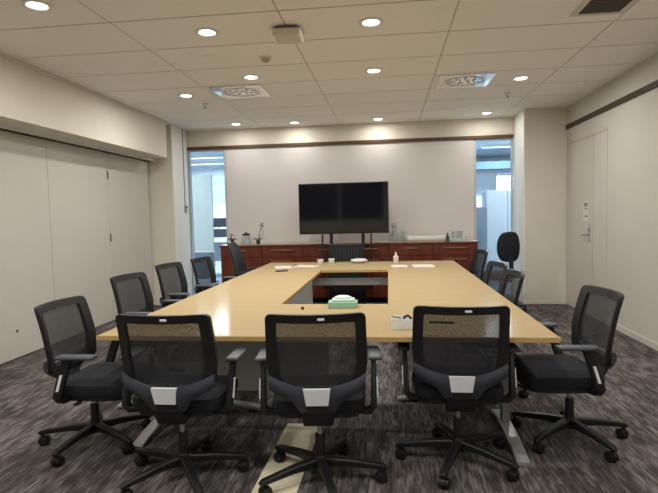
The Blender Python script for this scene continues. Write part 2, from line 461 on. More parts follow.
# square white ceiling box (wireless access point) 
a = empty('ceiling_access_point', (-.775, 4.13, ZC), .05, 'square white box fixed under the ceiling on a short bracket', 'ceiling box')
MB().box(-.12, .12, -.13, .13, -.075, -.022, bev=.022, seg=3).build('housing', M['ac'], a, True)
MB().box(-.09, .09, -.09, .09, -.023, -.0005, bev=.004).build('bracket', M['ink'], a)
a = empty('smoke_detector', (-1.113, 4.79, ZC), 0, 'small smoke detector on the ceiling behind the square white box', 'smoke detector')
MB().lathe([(.055, -.0005), (.055, -.014), (.045, -.018), (.001, -.018)]).build('base', M['ac'], a, True)
MB().lathe([(.036, -.018), (.036, -.036), (.026, -.045), (.001, -.047)]).build('sensor_head', M['groove_shade_trim'], a, True)
for x, y, lab in ((-2.343, 6.55, 'small sprinkler head hanging from the ceiling at the left'), (1.514, 6.78, 'small sprinkler head hanging from the ceiling at the right')):
    a = empty('sprinkler', (x, y, ZC), 0, lab, 'sprinkler')
    MB().lathe([(.04, -.0005), (.038, -.008), (.012, -.01), (.012, -.04), (.001, -.04)]).build('escutcheon', M['ac'], a, True)
    MB().lathe([(.001, -.04), (.02, -.055), (.02, -.062), (.001, -.064)]).build('deflector', M['greymetal'], a, True)
a = empty('ceiling_speaker', (-1.62, 4.72, ZC), 0, 'flush round ceiling speaker between the first and second downlights at left', 'speaker')
MB().lathe([(.09, -.0005), (.088, -.004), (.001, -.005)], n=28).build('grille', M['tile'], a, True)
# cable trunking with a switch on the left pillar side
c = empty('wall_switch', (XNL + .013, 8.31, 1.55), 0, 'slim cable trunking ending in a small switch on the left white pillar', 'switch')
MB().box(0, .012, -.010, .010, .06, ZC - 1.555, bev=.003).build('trunking', M['greymetal'], c)
MB().box(0, .03, -.03, .03, -.06, .06, bev=.006).build('switch_box', M['greymetal'], c)
MB().box(.03, .04, -.012, .03, .02, .045, bev=.003).build('rocker', M['ink'], c)

# ------------------------------------------------------------------ office beyond the glass
struct('floor_office', MB().box(-9, 6, YB + .1, 15.2, -.1, 0), M['offloor'])
struct('ceiling_office', MB().box(-9, 6, YB + .1, 15.2, ZC + .02, ZC + .12), M['ofceil'])
w = MB()
w.box(-9, 6, 15.0, 15.2, 0, 1.72); w.box(-9, 6, 15.0, 15.2, 2.62, ZC + .02)
for x0, x1 in ((-9, -8.6), (-6.0, -5.85), (-3.6, -3.4), (-1.2, 6)):
    w.box(x0, x1, 15.0, 15.2, 1.72, 2.62)
struct('wall_far', w, M['ofoffice'])
struct('wall_office_left', MB().box(-9.1, -9, YB + .1, 15.2, 0, ZC + .1), M['ofoffice'])
struct('wall_office_right', MB().box(6, 6.1, YB + .1, 15.2, 0, ZC + .1), M['ofoffice'])
k = 3
for x0, x1 in ((-8.6, -6.0), (-5.85, -3.6), (-3.4, -1.2)):
    f = MB(); f.box(x0, x0 + .05, 15.03, 15.1, 1.72, 2.62); f.box(x1 - .05, x1, 15.03, 15.1, 1.72, 2.62)
    f.box(x0 + .05, x1 - .05, 15.03, 15.1, 1.72, 1.77); f.box(x0 + .05, x1 - .05, 15.03, 15.1, 2.57, 2.62); f.box(x0 + .05, x1 - .05, 15.03, 15.1, 2.28, 2.31)
    o = struct('window_%d' % k, f, M['white']); k += 1
    MB().box(x0 + .04, x1 - .04, 15.06, 15.07, 1.75, 2.58).build('pane', M['winglass'], o)
# linear lamps in the office ceiling
for i, (x, y, lab) in enumerate(((-4.55, 12.2, 'linear office ceiling lamp seen through the left glass, nearer one'), (-4.9, 13.6, 'linear office ceiling lamp seen through the left glass, farther one'), (2.75, 12.2, 'linear office ceiling lamp seen through the right glass'))):
    r = empty('office_lamp', (x, y, ZC + .02), 0, lab, 'ceiling light', 'office ceiling lamps')
    MB().box(-.6, .6, -.07, .07, -.05, 0, bev=.005).build('housing', M['white'], r)
    MB().box(-.57, .57, -.05, .05, -.055, -.05).build('lens', emit('office_lens_%d' % i, (.85, .95, 1, 1), 3), r)
    l = bpy.data.lights.new('office_lamp_and_fill', 'AREA'); l.shape = 'RECTANGLE'; l.size = 1.1; l.size_y = .1; l.energy = 150 if x > 0 else 110; l.color = (.93, .97, 1)
    o = bpy.data.objects.new('office_lamp_and_fill', l); COL.objects.link(o); o.location = (x, y, ZC - .05)
for x, y, e in ((2.5, 9.35, 45), (-4.3, 9.35, 22)):  # bare unseen lights added above the header to brighten cabinets and screen
    l = bpy.data.lights.new('office_lamp_and_fill', 'AREA'); l.shape = 'RECTANGLE'; l.size = 1.1; l.size_y = .1; l.energy = e; l.color = (.93, .97, 1)
    o = bpy.data.objects.new('office_lamp_and_fill', l); COL.objects.link(o); o.location = (x, y, ZC - .05)
# free standing screen seen through the left glass
r = empty('partition_screen', (-3.9, 10.5, 0), 0, 'tall grey green office screen behind the left glass', 'partition')
MB().box(-.28, .23, -.025, .025, .72, 2.30, bev=.01).build('screen_panel', M['partition'], r)
MB().box(-.28, .23, -.032, .032, .66, .719, bev=.006).build('bottom_rail', M['white'], r)
MB().box(-.255, .255 - .05, -.02, .02, .10, .66).build('lower_panel', M['cabdark'], r)
for x in (-.26, .21):
    MB().box(x - .02, x + .02, -.25, .25, 0, .04, bev=.008).build('foot', M['greymetal'], r)
    MB().box(x - .02, x + .02, -.02, .02, .04, .66).build('post', M['greymetal'], r)
# desk with two monitors
r = empty('office_desk', (-4.3, 12.1, 0), 0, 'pale desk in the office behind the left glass', 'desk')
MB().box(-.8, .8, -.4, .4, .80, .83, bev=.005).build('desktop', M['white'], r)
for x in (-.75, .75): MB().box(x - .025, x + .025, -.35, .35, 0, .80).build('leg', M['cabgrey'], r)
MB().box(-.725, .725, .3, .32, .3, .80).build('modesty_panel', M['cabgrey'], r)
r = empty('office_monitor', (-4.06, 12.0, .83), 0, 'dark stacked double monitor on the office desk behind the left glass', 'monitor')
MB().lathe([(.1, 0), (.1, .012), (.02, .02), (.02, .5), (.001, .5)]).build('stand', M['white'], r, True)
MB().box(-.20, .20, -.05, -.02, .085, .29, bev=.005).build('lower_screen', M['navy'], r)
MB().box(-.20, .20, -.05, -.02, .335, .555, bev=.005).build('upper_screen', M['navy'], r)
# cabinets seen through the right glass
r = empty('tall_cabinet', (2.3, 10.7, 0), 0, 'tall pale grey office cabinet behind the right glass', 'cabinet')
MB().box(-.37, .45, -.2, .25, .06, 1.81, bev=.006).build('carcass', M['cabgrey'], r)
MB().box(-.365, .035, -.225, -.2005, .08, 1.80, bev=.004).build('door', M['cabgrey'], r)
MB().box(.045, .445, -.225, -.2005, .08, 1.80, bev=.004).build('door', M['cabgrey'], r)
MB().box(-.35, .43, -.18, .23, 0, .06).build('plinth', M['cabdark'], r)
r = empty('low_cabinet', (1.70, 10.3, 0), 0, 'narrow dark grey office cabinet behind the right glass, left of the tall pale one', 'cabinet')
MB().box(-.25, .18, -.2, .2, .05, 1.48, bev=.006).build('carcass', M['cabdark'], r)
MB().box(-.245, .175, -.225, -.2005, .07, 1.47, bev=.004).build('door', M['cabdark'], r)
MB().box(-.23, .16, -.18, .18, 0, .05).build('plinth', M['navy'], r)
struct('wall_office_inner', MB().box(1.35, 1.42, 11.6, 15.0, 0, ZC + .02), M['ofoffice'])
struct('trim_10', MB().box(1.42, 6, 13.0, 13.3, 2.42, 2.62, bev=.01), M['teal'])
struct('wall_office_back', MB().box(1.42, 6, 14.2, 14.3, 0, 2.40), M['ofoffice'])
r = empty('wall_shelf_panel', (2.72, 12.9, 0), 0, 'white partition panel with a dark top behind the tall grey cabinet', 'partition')
MB().box(-.1, .7, -.03, .03, 0, 2.24, bev=.01).build('screen_panel', M['white'], r)
MB().box(-.1, .7, -.04, .04, 2.24, 2.29, bev=.008).build('cap', M['navy'], r)

# ------------------------------------------------------------------ chairs
def star_base(root, phase, top, r_leg=.33):
    MB().lathe([(.001, .07), (.032, .07), (.038, .085), (.036, .125), (.028, .14), (.001, .142)]).build('base_hub', M['black'], root, True)
    g = MB(); g.lathe([(.026, .13), (.026, top - .14), (.024, top - .135), (.024, top - .132)]); g.build('gas_sleeve', M['black'], root, True)
    MB().lathe([(.0135, top - .14), (.0135, top)]).build('gas_piston', M['silver'], root, True)
    for k in range(5):
        a = math.radians(phase + 72 * k); d = Vector((math.cos(a), math.sin(a), 0))
        lg = MB().bar([d * .03 + Vector((0, 0, .105)), d * .16 + Vector((0, 0, .102)), d * r_leg + Vector((0, 0, .082)), d * (r_leg + .018) + Vector((0, 0, .074))],
                      [(.052, .05), (.042, .036), (.034, .026), (.022, .016)]).build('leg', M['black'], root, True)
        c = d * r_leg; n = Vector((-d.y, d.x, 0)); q = MB()
        cc = c - d * .012 + Vector((0, 0, .029))
        for s_ in (-1, 1):
            q.tube([cc + n * s_ * .006, cc + n * s_ * .010, cc + n * s_ * .024, cc + n * s_ * .027], [.027, .029, .029, .022], 14)
        q.tube([c + Vector((0, 0, .05)), c + Vector((0, 0, .076))], .009, 8)
        q.tube([cc - n * .008, cc + n * .008], [.033, .033], 14)
        q.build('caster', M['black'], lg, True)

Z0 = .53; HZ = .40
def back_y(x, z):
    u = (z - Z0) / HZ
    y = -.165 - .02 * u - .055 * u * abs(u) if u > 0 else -.165 + (Z0 - z) * .3
    return y + .05 * (x / .235) ** 2
def frame_section(mb, outer, inner, t0, t1, mi=0):
    rings = []
    for (o, i) in zip(outer, inner):
        yo = back_y(o.x, o.y); yi = back_y(i.x, i.y)
        rings.append([(o.x, yo + t1, o.y), (o.x, yo + t0, o.y), (i.x, yi + t0, i.y), (i.x, yi + t1, i.y)])
    mb.loft(rings, cap=False, closed=True, mi=mi)

def make_task_chair(phase):
    root = empty('task_chair', (0, 0, 0))
    star_base(root, phase, .385)
    # mechanism and back bracket
    mch = MB(); mch.box(-.08, .08, -.14, .10, .355, .405, bev=.012)
    mch.bar([(0, -.08, .37), (0, -.13, .365), (0, -.150, .40), (0, -.155, .46)], [(.14, .035), (.15, .035), (.15, .035), (.14, .03)], side=(1, 0, 0))
    mc = mch.build('tilt_mechanism', M['black'], root, True)
    lev = MB(); lev.tube([(.07, .03, .375), (.21, .03, .365)], .006, 8); lev.box(.20, .25, .015, .045, .358, .371, bev=.004); lev.build('lever', M['black'], mc, True)
    # seat: rounded cushion with a waterfall front
    outl = round_poly([(-.235, -.125), (.235, -.125), (.25, .14), (.23, .325), (-.23, .325), (-.25, .14)], [.07, .07, .2, .08, .08, .2], 5, 4)
    rings = []
    for s_, dz in ((.90, -.002), (.975, .006), (1.0, .022), (1.0, .042), (.975, .06), (.9, .069), (.6, .074), (.25, .072)):
        rings.append([(p.x * s_, (p.y - .1) * s_ + .1, .402 + dz * 1.15 - (.028 * max(0, (p.y * s_ - .17) / .17) ** 2 if p.y > .17 else 0)) for p in outl])
    MB().loft(rings).build('seat', M['fabric'], root, True)
    MB().prism([(p.x * .9, (p.y - .1) * .9 + .1) for p in outl], .376, .401).build('seat_pan', M['black'], root)
    # back frame
    ov = [(-.230, .515), (.230, .515), (.252, .68), (.243, .93), (-.243, .93), (-.252, .68)]
    iv = [(-.178, .560), (.178, .560), (.198, .69), (.191, .887), (-.191, .887), (-.198, .69)]
    rd = [.06, .06, .1, .03, .03, .1]; ri = [.05, .05, .1, .012, .012, .1]
    O = round_poly(ov, rd, 5, 5); I = round_poly(iv, ri, 5, 5)
    fb = MB(); frame_section(fb, O, I, -.013, .013); fr = fb.build('back_frame', M['black'], root, True)
    MB().box(-.017, .017, -.004, .002, -.006, .006, bev=.002, mtx=Matrix.Translation((.03, back_y(.03, .908) - .012, .908)) @ Matrix.Rotation(.2, 4, 'X')).build('pale_mark', M['plate'], fr)  # small pale plate on the rear of the top frame
    # mesh
    cx = Vector((0, .72)); m = MB(); rows = []
    for s_ in (1.012, .8, .6, .4, .2):
        rows.append([m.bm.verts.new(((p - cx) * s_ + cx).to_3d()) for p in I])
    ctr = m.bm.verts.new(cx.to_3d())
    for a_, b_ in zip(rows[:-1], rows[1:]):
        for j in range(len(I)): m.bm.faces.new((a_[j], a_[(j + 1) % len(I)], b_[(j + 1) % len(I)], b_[j]))
    for j in range(len(I)): m.bm.faces.new((rows[-1][j], rows[-1][(j + 1) % len(I)], ctr))
    for v_ in m.bm.verts: v_.co = Vector((v_.co.x, back_y(v_.co.x, v_.co.y) + .002, v_.co.y))
    m.build('back_mesh', M['mesh'], root, True)
    # lower back shell
    sh = MB(); n = 28; G = {}
    def zt(x): return .555 + .055 * (abs(x) / .23) ** 2
    def zb(x):
        x = abs(x)
        if x < .085: return .425
        if x < .12: return .425 + (x - .085) / .035 * .055
        return .48 + .065 * ((x - .12) / .12)
    rings = []
    for i in range(n + 1):
        x = -.241 + .482 * i / n; r_ = []
        for q in range(5):
            z = zb(x) + (zt(x) - zb(x)) * q / 4; r_.append((x, back_y(x, z) - .016, z))
        back = [(x, back_y(x, zb(x) + (zt(x) - zb(x)) * q / 4) - .034 - .012 * math.sin(PI * q / 4), zb(x) + (zt(x) - zb(x)) * q / 4) for q in range(4, -1, -1)]
        rings.append(r_ + back)
    sh.loft(rings); shell = sh.build('lumbar_shell', M['graph'], root, True)
    def onback(poly, d0, d1, name, m_, par):
        b_ = MB()
        rr = [[(x, back_y(x, z) - d, z) for x, z in poly] for d in (d0, d1)]
        b_.loft(rr); return b_.build(name, m_, par)
    onback([(-.066, .560), (.066, .560), (.054, .474), (-.054, .474)], .030, .052, 'badge_plate', M['plate'], shell)
    onback([(-.055, .468), (.055, .468), (.048, .443), (-.048, .443)], .030, .0475, 'grip_slot', M['dark'], shell)
    # arms
    for s_ in (-1, 1):
        p = MB(); p.bar([(s_ * .20, -.03, .39), (s_ * .26, -.05, .392), (s_ * .283, -.055, .42), (s_ * .287, -.01, .56), (s_ * .29, .02, .642)],
                        [(.05, .03), (.05, .03), (.055, .03), (.055, .026), (.055, .024)], side=(0, 1, 0))
        ar = p.build('armrest', M['black'], root, True)
        i_ = MB(); i_.bar([(s_ * .303, -.043, .46), (s_ * .304, -.013, .555)], (.016, .007), side=(0, 1, 0))
        i_.build('silver_inlay', M['plate'], ar)
        q = MB(); q.box(s_ * .295 - .034, s_ * .295 + .034, -.035, .19, .645, .668, bev=.010, seg=3); q.build('arm_pad', M['armpad'], ar, True)
    return root

protos = {}
GRP = 'mesh task chairs around the conference table'
chairs = [
    # x, y, facing angle (0 = +Y), star phase(world), lower, label
    (-1.12, 2.59, 0.0, 16, 0.0, 'black mesh task chair with its back to the camera, left one of the front row'),
    (-.375, 2.61, .09, 1, 0.0, 'black mesh task chair with its back to the camera, middle one of the front row'),
    (.37, 2.87, -.02, 34, .012, 'black mesh task chair with its back to the camera, right one of the front row'),
    (-1.855, 2.97, -PI / 2 + .03, 46, .03, 'black mesh task chair at the left side of the table, nearest the camera'),
    (-2.02, 4.10, -PI / 2 - .08, 20, 0.0, 'second black mesh task chair from the camera along the left side of the table'),
    (-2.10, 5.08, -PI / 2 - .10, 50, 0.0, 'third black mesh task chair from the camera along the left side of the table'),
    (-2.02, 5.80, -PI / 2 - .08, 10, 0.0, 'fourth black mesh task chair along the left side, before the left glass'),
    (1.08, 3.21, PI / 2 + .05, 5, .018, 'black mesh task chair pulled out at the right front corner of the table'),
    (.79, 4.15, PI / 2 + .03, 20, .01, 'black mesh task chair pushed in at the right side, second from the camera'),
    (.815, 4.86, PI / 2 + .1, 60, .01, 'black mesh task chair pushed in at the right side, third from the camera'),
    (.93, 6.35, PI / 2 + .1, 50, 0.0, 'farthest black mesh task chair on the right side of the table'),
]
base_objs = {'base_hub', 'gas_sleeve', 'leg'}
proto = make_task_chair(0)
for i, (x, y, a, ph, low, lab) in enumerate(chairs):
    o = proto if i == 0 else copy_tree(proto)
    o.location = (x, y, 0); o.rotation_euler = (0, 0, a)
    tag(o, lab, 'chair', GRP)
    turn = math.radians(ph) - a
    for ch in o.children:
        nm = ch.name.split('.')[0]
        if nm in ('leg', 'base_hub', 'gas_sleeve'):
            ch.rotation_euler = (0, 0, turn)
        elif nm != 'gas_sleeve': ch.location = (0, 0, -low)

# high backed upholstered chair at the far left of the table
def make_executive():
    r = empty('executive_chair', (-1.88, 6.98, 0), -PI / 2 + .02, 'high backed black upholstered chair at the far left end of the table', 'chair')
    star_base(r, 12, .40)
    MB().box(-.09, .09, -.12, .1, .37, .42, bev=.012).build('tilt_mechanism', M['black'], r)
    MB().box(-.25, .25, -.22, .26, .42, .51, bev=.04, seg=4).build('seat', M['leather'], r, True)
    rings = []
    for k in range(11):
        t = k / 10; z = .50 + .54 * t; w_ = .235 - .03 * t * t - (.05 if k == 10 else 0); yc = -.22 - .11 * t + .03 * math.sin(PI * t); th = .045 - .02 * t
        ring = []
        for j in range(20):
            an = 2 * PI * j / 20; cx_ = math.cos(an); sy = math.sin(an)
            xx = w_ * math.copysign(abs(cx_) ** .5, cx_); yy = th * math.copysign(abs(sy) ** .7, sy)
            ring.append((xx, yc + yy + .05 * (xx / .235) ** 2, z))
        rings.append(ring)
    MB().loft(rings).build('backrest', M['leather'], r, True)
    MB().bar([(0, -.1, .385), (0, -.25, .39), (0, -.272, .45), (0, -.262, .60)], (.07, .02), side=(1, 0, 0)).build('back_bracket', M['black'], r, True)
    for s_ in (-1, 1):
        p = MB(); p.tube([(s_ * .22, .1, .41), (s_ * .29, .1, .43), (s_ * .30, .1, .62), (s_ * .30, -.12, .645), (s_ * .26, -.2, .62)], .014, 8)
        ar = p.build('armrest', M['black'], r, True)
        MB().box(s_ * .30 - .028, s_ * .30 + .028, -.12, .12, .636, .662, bev=.01).build('arm_pad', M['leather'], ar, True)
make_executive()

# drafting chair with an oval back by the right pillar
r = empty('drafting_chair', (1.545, 7.36, 0), .35, 'black armless office chair with a raised oval back, standing by the right pillar', 'chair')
star_base(r, 30, .46)
MB().box(-.08, .08, -.12, .1, .43, .47, bev=.012).build('tilt_mechanism', M['black'], r)
MB().box(-.21, .21, -.2, .2, .47, .545, bev=.035, seg=4).build('seat', M['fabric'], r, True)
MB().bar([(0, -.08, .44), (0, -.24, .44), (0, -.265, .50), (0, -.262, .74), (0, -.25, .80)], (.06, .022), side=(1, 0, 0)).build('back_stem', M['black'], r, True)
rings = []
for k in range(13):
    t = -1 + 2 * k / 12; z = .91 + .205 * math.sin(t * PI / 2)
    w_ = .175 * max(.02, math.cos(t * PI / 2)) ** .55 * (1 + .04 * -t)
    rings.append([(w_ * math.copysign(abs(math.cos(q)) ** .8, math.cos(q)), -.225 + .045 * (max(.03, math.cos(t * PI / 2)) ** .5) * math.sin(q) + .03 * (w_ * math.cos(q) / .17) ** 2, z) for q in [2 * PI * j / 22 for j in range(22)]])
MB().loft(rings).build('backrest', M['fabric'], r, True)

# ------------------------------------------------------------------ conference table
T0, T1, TY0, TY3 = -1.695, .886, 2.763, 7.22
H0, H1, HY1, HY2 = -.818, -.011, 3.80, 6.12
tb = empty('conference_table', (0, 0, 0), 0, 'large hollow maple conference table ringed by black chairs', 'table')
def ring_slab(mb, o, i, z0, z1, mi=0):
    ox0, ox1, oy0, oy1 = o; ix0, ix1, iy0, iy1 = i
    rings = []
    for (px, py), (qx, qy) in zip([(ox0, oy0), (ox1, oy0), (ox1, oy1), (ox0, oy1)], [(ix0, iy0), (ix1, iy0), (ix1, iy1), (ix0, iy1)]):
        rings.append([(px, py, z0), (px, py, z1), (qx, qy, z1), (qx, qy, z0)])
    mb.loft(rings, cap=False, closed=True, mi=mi)
m1 = MB(); ring_slab(m1, (T0 + .003, T1 - .003, TY0 + .003, TY3 - .003), (H0 - .003, H1 + .003, HY1 - .003, HY2 + .003), .705, .73)
top = m1.build('tabletop', M['table'], tb)
m2 = MB(); ring_slab(m2, (T0, T1, TY0, TY3), (T0 + .0028, T1 - .0028, TY0 + .0028, TY3 - .0028), .704, .7285)
ring_slab(m2, (H0 - .0028, H1 + .0028, HY1 - .0028, HY2 + .0028), (H0, H1, HY1, HY2), .704, .7285)
m2.build('edge_band', M['tedge'], top)
m3 = MB()
for x0, x1, y0, y1 in ((T0 + .1, T1 - .1, TY0 + .42, TY0 + .46), (T0 + .1, T1 - .1, HY2 + .5, HY2 + .54), (T0 + .35, T0 + .39, HY1, HY2), (T1 - .39, T1 - .35, HY1, HY2)):
    m3.box(x0, x1, y0, y1, .676, .704)
m3.build('under_rail', M['greymetal'], tb)
def tleg(x, y, dx, dy, L0, L1):
    """column with an arched flat foot reaching L0 back and L1 forward along (dx,dy)"""
    g = MB(); g.bar([(x, y, .03), (x, y, .704)], (.05, .07), side=(dy, dx, 0))
    lg = g.build('leg', M['greymetal'], tb)
    f_ = MB(); pts = []
    for t in (-1, -.75, -.4, 0, .4, .75, 1):
        d = t * (L0 if t < 0 else L1); z = .012 + .045 * (1 - t * t)
        pts.append((x + dx * d, y + dy * d, z))
    f_.bar(pts, (.07, .022), side=(dy, -dx, 0)); f_.build('foot', M['silver'], lg, True)
tleg(.718, 3.30, 0, -1, .30, .47); tleg(-1.545, 3.30, 0, -1, .30, .42)
tleg(.47, 3.80, -1, 0, .35, .42); tleg(-1.30, 3.55, -1, 0, .4, .72)
tleg(.47, 6.1, -1, 0, .35, .42); tleg(-1.25, 6.1, -1, 0, .35, .4)
tleg(.70, 6.98, 0, 1, .1, .2); tleg(-1.44, 6.75, 0, 1, .4, .4)
mp_ = MB(); mp_.box(-1.38, -.40, 3.275, 3.293, .24, .66, bev=.003); mp_.build('modesty_panel', M['modesty'], tb)
mp_ = MB(); mp_.box(-.96, .02, 6.29, 6.31, .525, .615, bev=.003); mp_.build('modesty_panel', M['modesty'], tb)
mp_ = MB(); mp_.box(-.93, -.912, 4.45, 6.02, .22, .66, bev=.003); mp_.build('modesty_panel', M['modesty'], tb)

# ------------------------------------------------------------------ things on the table
TZ = .73
r = empty('tissue_box', (-.335, 3.67, TZ), .03, 'mint green tissue box with a pale top, at the front edge of the table opening', 'box')
MB().box(-.105, .105, -.055, .055, 0, .045, bev=.004).build('carton', M['mint'], r)
MB().box(-.08, .085, -.035, .05, .045, .062, bev=.006).build('lid', M['mintpale'], r)
MB().loft([[(.055 * math.cos(q) * s_, .018 + .03 * math.sin(q) * s_, z) for q in [2 * PI * j / 12 for j in range(12)]] for s_, z in ((1, .062), (1.15, .072), (.7, .082), (.1, .085))]).build('tissue', M['white'], r, True)
r = empty('accessory_box', (.075, 3.0, TZ), -.03, 'open white box with cables inside, on the table left of the right front chair', 'box')
bx = MB(); bx.box(-.062, .062, -.045, .045, 0, .006)
for a_ in ((-.065, .065, -.05, -.045), (-.065, .065, .045, .05), (-.065, -.06, -.045, .045), (.06, .065, -.045, .045)): bx.box(a_[0], a_[1], a_[2], a_[3], 0, .06)
bx.build('tray', M['white'], r)
c1 = MB(); c1.tube([(.0, -.02, .03), (.01, .0, .064), (.03, .01, .07), (.045, 0, .06), (.05, -.01, .03)], .008, 8); c1.build('black_cable', M['black'], r, True)
c2 = MB(); c2.tube([(-.064, .0, .066), (-.04, -.01, .064), (-.02, .01, .058), (0, .02, .03)], .004, 8); c2.build('teal_cable', M['bluepen'], r, True)
r = MB(); r.lathe([(.001, 0), (.011, 0), (.012, .012), (.008, .018), (.001, .018)], n=14)
tag(r.build('bottle_cap', M['dark'], None, True, (-.617, 3.58, TZ)), 'tiny dark cap lying on the table left of the mint box', 'cap')
r = MB(); r.box(-.075, .075, -.012, .012, 0, .012, bev=.004)
tag(r.build('marker_pen', M['dark'], None, True, (.31, 3.12, TZ), -.1), 'dark marker pen seen through the mesh of the right front chair', 'pen')
r = MB(); r.box(-.075, .075, -.022, .022, 0, .018, bev=.006)
o = r.build('remote_control', M['stem'], None, True, (-1.285, 6.05, TZ), .5); tag(o, 'dark remote control lying on the left side of the table', 'remote')
r = MB(); r.box(-.105, .105, -.15, .15, 0, .004)
tag(r.build('paper_sheet', M['paper'], None, False, (-1.37, 6.55, TZ), .3), 'white paper sheet on the far left of the table, left of the small device', 'paper')
r = MB(); r.box(-.105, .105, -.15, .15, 0, .006)
tag(r.build('paper_pad', M['paper'], None, False, (-1.08, 6.62, TZ), 1.3), 'white writing pad behind the dark remote on the table', 'paper')
r = MB(); r.box(-.028, .028, -.03, .03, 0, .02, bev=.005)
tag(r.build('hand_device', M['greymetal'], None, True, (-1.245, 6.80, TZ), .3), 'small grey device between the papers on the left of the table', 'device')
def cup(x, y, rad, h, lab):
    r_ = MB(); r_.lathe([(.001, 0), (rad * .75, 0), (rad, h), (rad * .93, h), (rad * .7, .006), (.001, .006)], n=18)
    tag(r_.build('cup', M['white'], None, True, (x, y, TZ)), lab, 'cup', 'white cups on the far table')
cup(-.945, 7.04, .048, .055, 'white cup at the far edge of the table, left of the other cup')
cup(-.80, 7.12, .048, .055, 'white cup at the far table edge, right of the other cup')
r = MB(); r.lathe([(.001, 0), (.06, 0), (.11, .018), (.118, .035), (.105, .048), (.06, .056), (.001, .058)], n=24)
tag(r.build('conference_phone', M['white'], None, True, (-.41, 7.06, TZ)), 'round white conference speaker on the far table below the television', 'speaker')
r = empty('hand_sanitiser', (.095, 6.98, TZ), 0, 'white pump bottle standing on the far right of the table', 'bottle')
MB().lathe([(.001, 0), (.034, 0), (.036, .01), (.036, .085), (.02, .1), (.014, .105), (.014, .115), (.001, .115)]).build('body', M['pink'], r, True)
MB().lathe([(.017, .112), (.017, .135), (.006, .137), (.006, .15), (.001, .15)]).build('pump', M['white'], r, True)
for x, y, w_, lab in ((.13, 6.5, .1, 'white paper lying at the far table behind the opening, leftmost of the right papers'), (.42, 6.42, .13, 'white open booklet on the right side of the table')):
    r = MB(); r.box(-w_, w_, -.14, .14, 0, .006 if w_ < .12 else .016, bev=.002)
    tag(r.build('paper_sheet' if w_ < .12 else 'booklet', M['paper'], None, False, (x, y, TZ), .05), lab, 'paper')

# floor board under the front table
tag(MB().box(-.115, .115, -.52, .52, 0, .004, bev=.001).build('floor_board', M['board_floor'], None, False, (-.59, 2.80, 0), -.02), 'cream board lying flat on the carpet under the middle front chair', 'board')

# ------------------------------------------------------------------ credenza
CX0, CX1, CY0, CY1, CZ = -2.70, 1.352, 8.03, YB, .945
nU = 6; uw = (CX1 - CX0) / nU
places = ['at the left end of the back wall row', 'second from the left end of the back wall row', 'just left of the television stand', 'behind the television stand', 'just right of the television stand', 'at the right end of the back wall row']
def handle(mbx, x0, x1, z):
    mbx.bar([(x0, CY0 - .045, z), (x1, CY0 - .045, z)], (.012, .016), side=(0, 1, 0))
    for x in (x0 + .02, x1 - .02): mbx.bar([(x, CY0 - .045, z), (x, CY0 - .02, z)], (.01, .01), side=(1, 0, 0))
for u in range(nU):
    x0 = CX0 + u * uw + .001; x1 = x0 + uw - .002
    r = empty('base_cabinet', ((x0 + x1) / 2, CY0, 0), 0, 'cherry wood base cabinet ' + places[u], 'cabinet', 'cherry base cabinets')
    off = Matrix.Translation((-(x0 + x1) / 2, -CY0, 0))
    def part(mbx, name, m_, par):
        bmesh.ops.transform(mbx.bm, matrix=off, verts=mbx.bm.verts[:]); return mbx.build(name, m_, par)
    part(MB().box(x0, x1, CY0, CY1 - .003, .08, CZ - .03), 'carcass', M['cherry'], r)
    part(MB().box(x0 + .01, x1 - .01, CY0 + .05, CY1 - .02, 0, .08), 'plinth', M['dark'], r)
    xm = (x0 + x1) / 2
    wide = u in (1, 3, 5)
    zz = [CZ - .035, .74, .42, .085] if wide else [CZ - .035, .74]
    for a_, b_ in zip(zz[:-1], zz[1:]):
        d_ = part(MB().box(x0 + .003, x1 - .003, CY0 - .02, CY0 - .0005, b_ + .004, a_ - .001, bev=.002, seg=1), 'drawer', M['cherry'], r)
        h_ = MB(); handle(h_, xm - .17 if wide else xm - .1, xm + .17 if wide else xm + .1, (a_ + b_) / 2 + (.03 if a_ > .8 else .1)); part(h_, 'handle', M['handle'], d_)
    if not wide:
        for s_ in (0, 1):
            d_ = part(MB().box((x0 + .003, xm + .002)[s_], (xm - .002, x1 - .003)[s_], CY0 - .02, CY0 - .0005, .085, .739, bev=.002, seg=1), 'door', M['cherry'], r)
            h_ = MB(); xh = (xm - .05, xm + .05)[s_]; h_.bar([(xh, CY0 - .045, .55), (xh, CY0 - .045, .68)], (.012, .012), side=(1, 0, 0))
            for z in (.57, .66): h_.bar([(xh, CY0 - .045, z), (xh, CY0 - .02, z)], (.01, .01), side=(1, 0, 0))
            part(h_, 'handle', M['handle'], d_)
wk = empty('worktop', (0, 0, 0), 0, 'long beige worktop over the cherry cabinets along the back wall', 'worktop')
MB().box(CX0 - .01, CX1 + .01, CY0 - .028, CY1 - .002, CZ - .0295, CZ, bev=.003).build('slab', M['ctop'], wk)
MB().box(CX0 - .012, CX1 + .012, CY0 - .034, CY0 - .0285, CZ - .031, CZ - .002, bev=.001).build('front_edge', M['cherry'], wk)

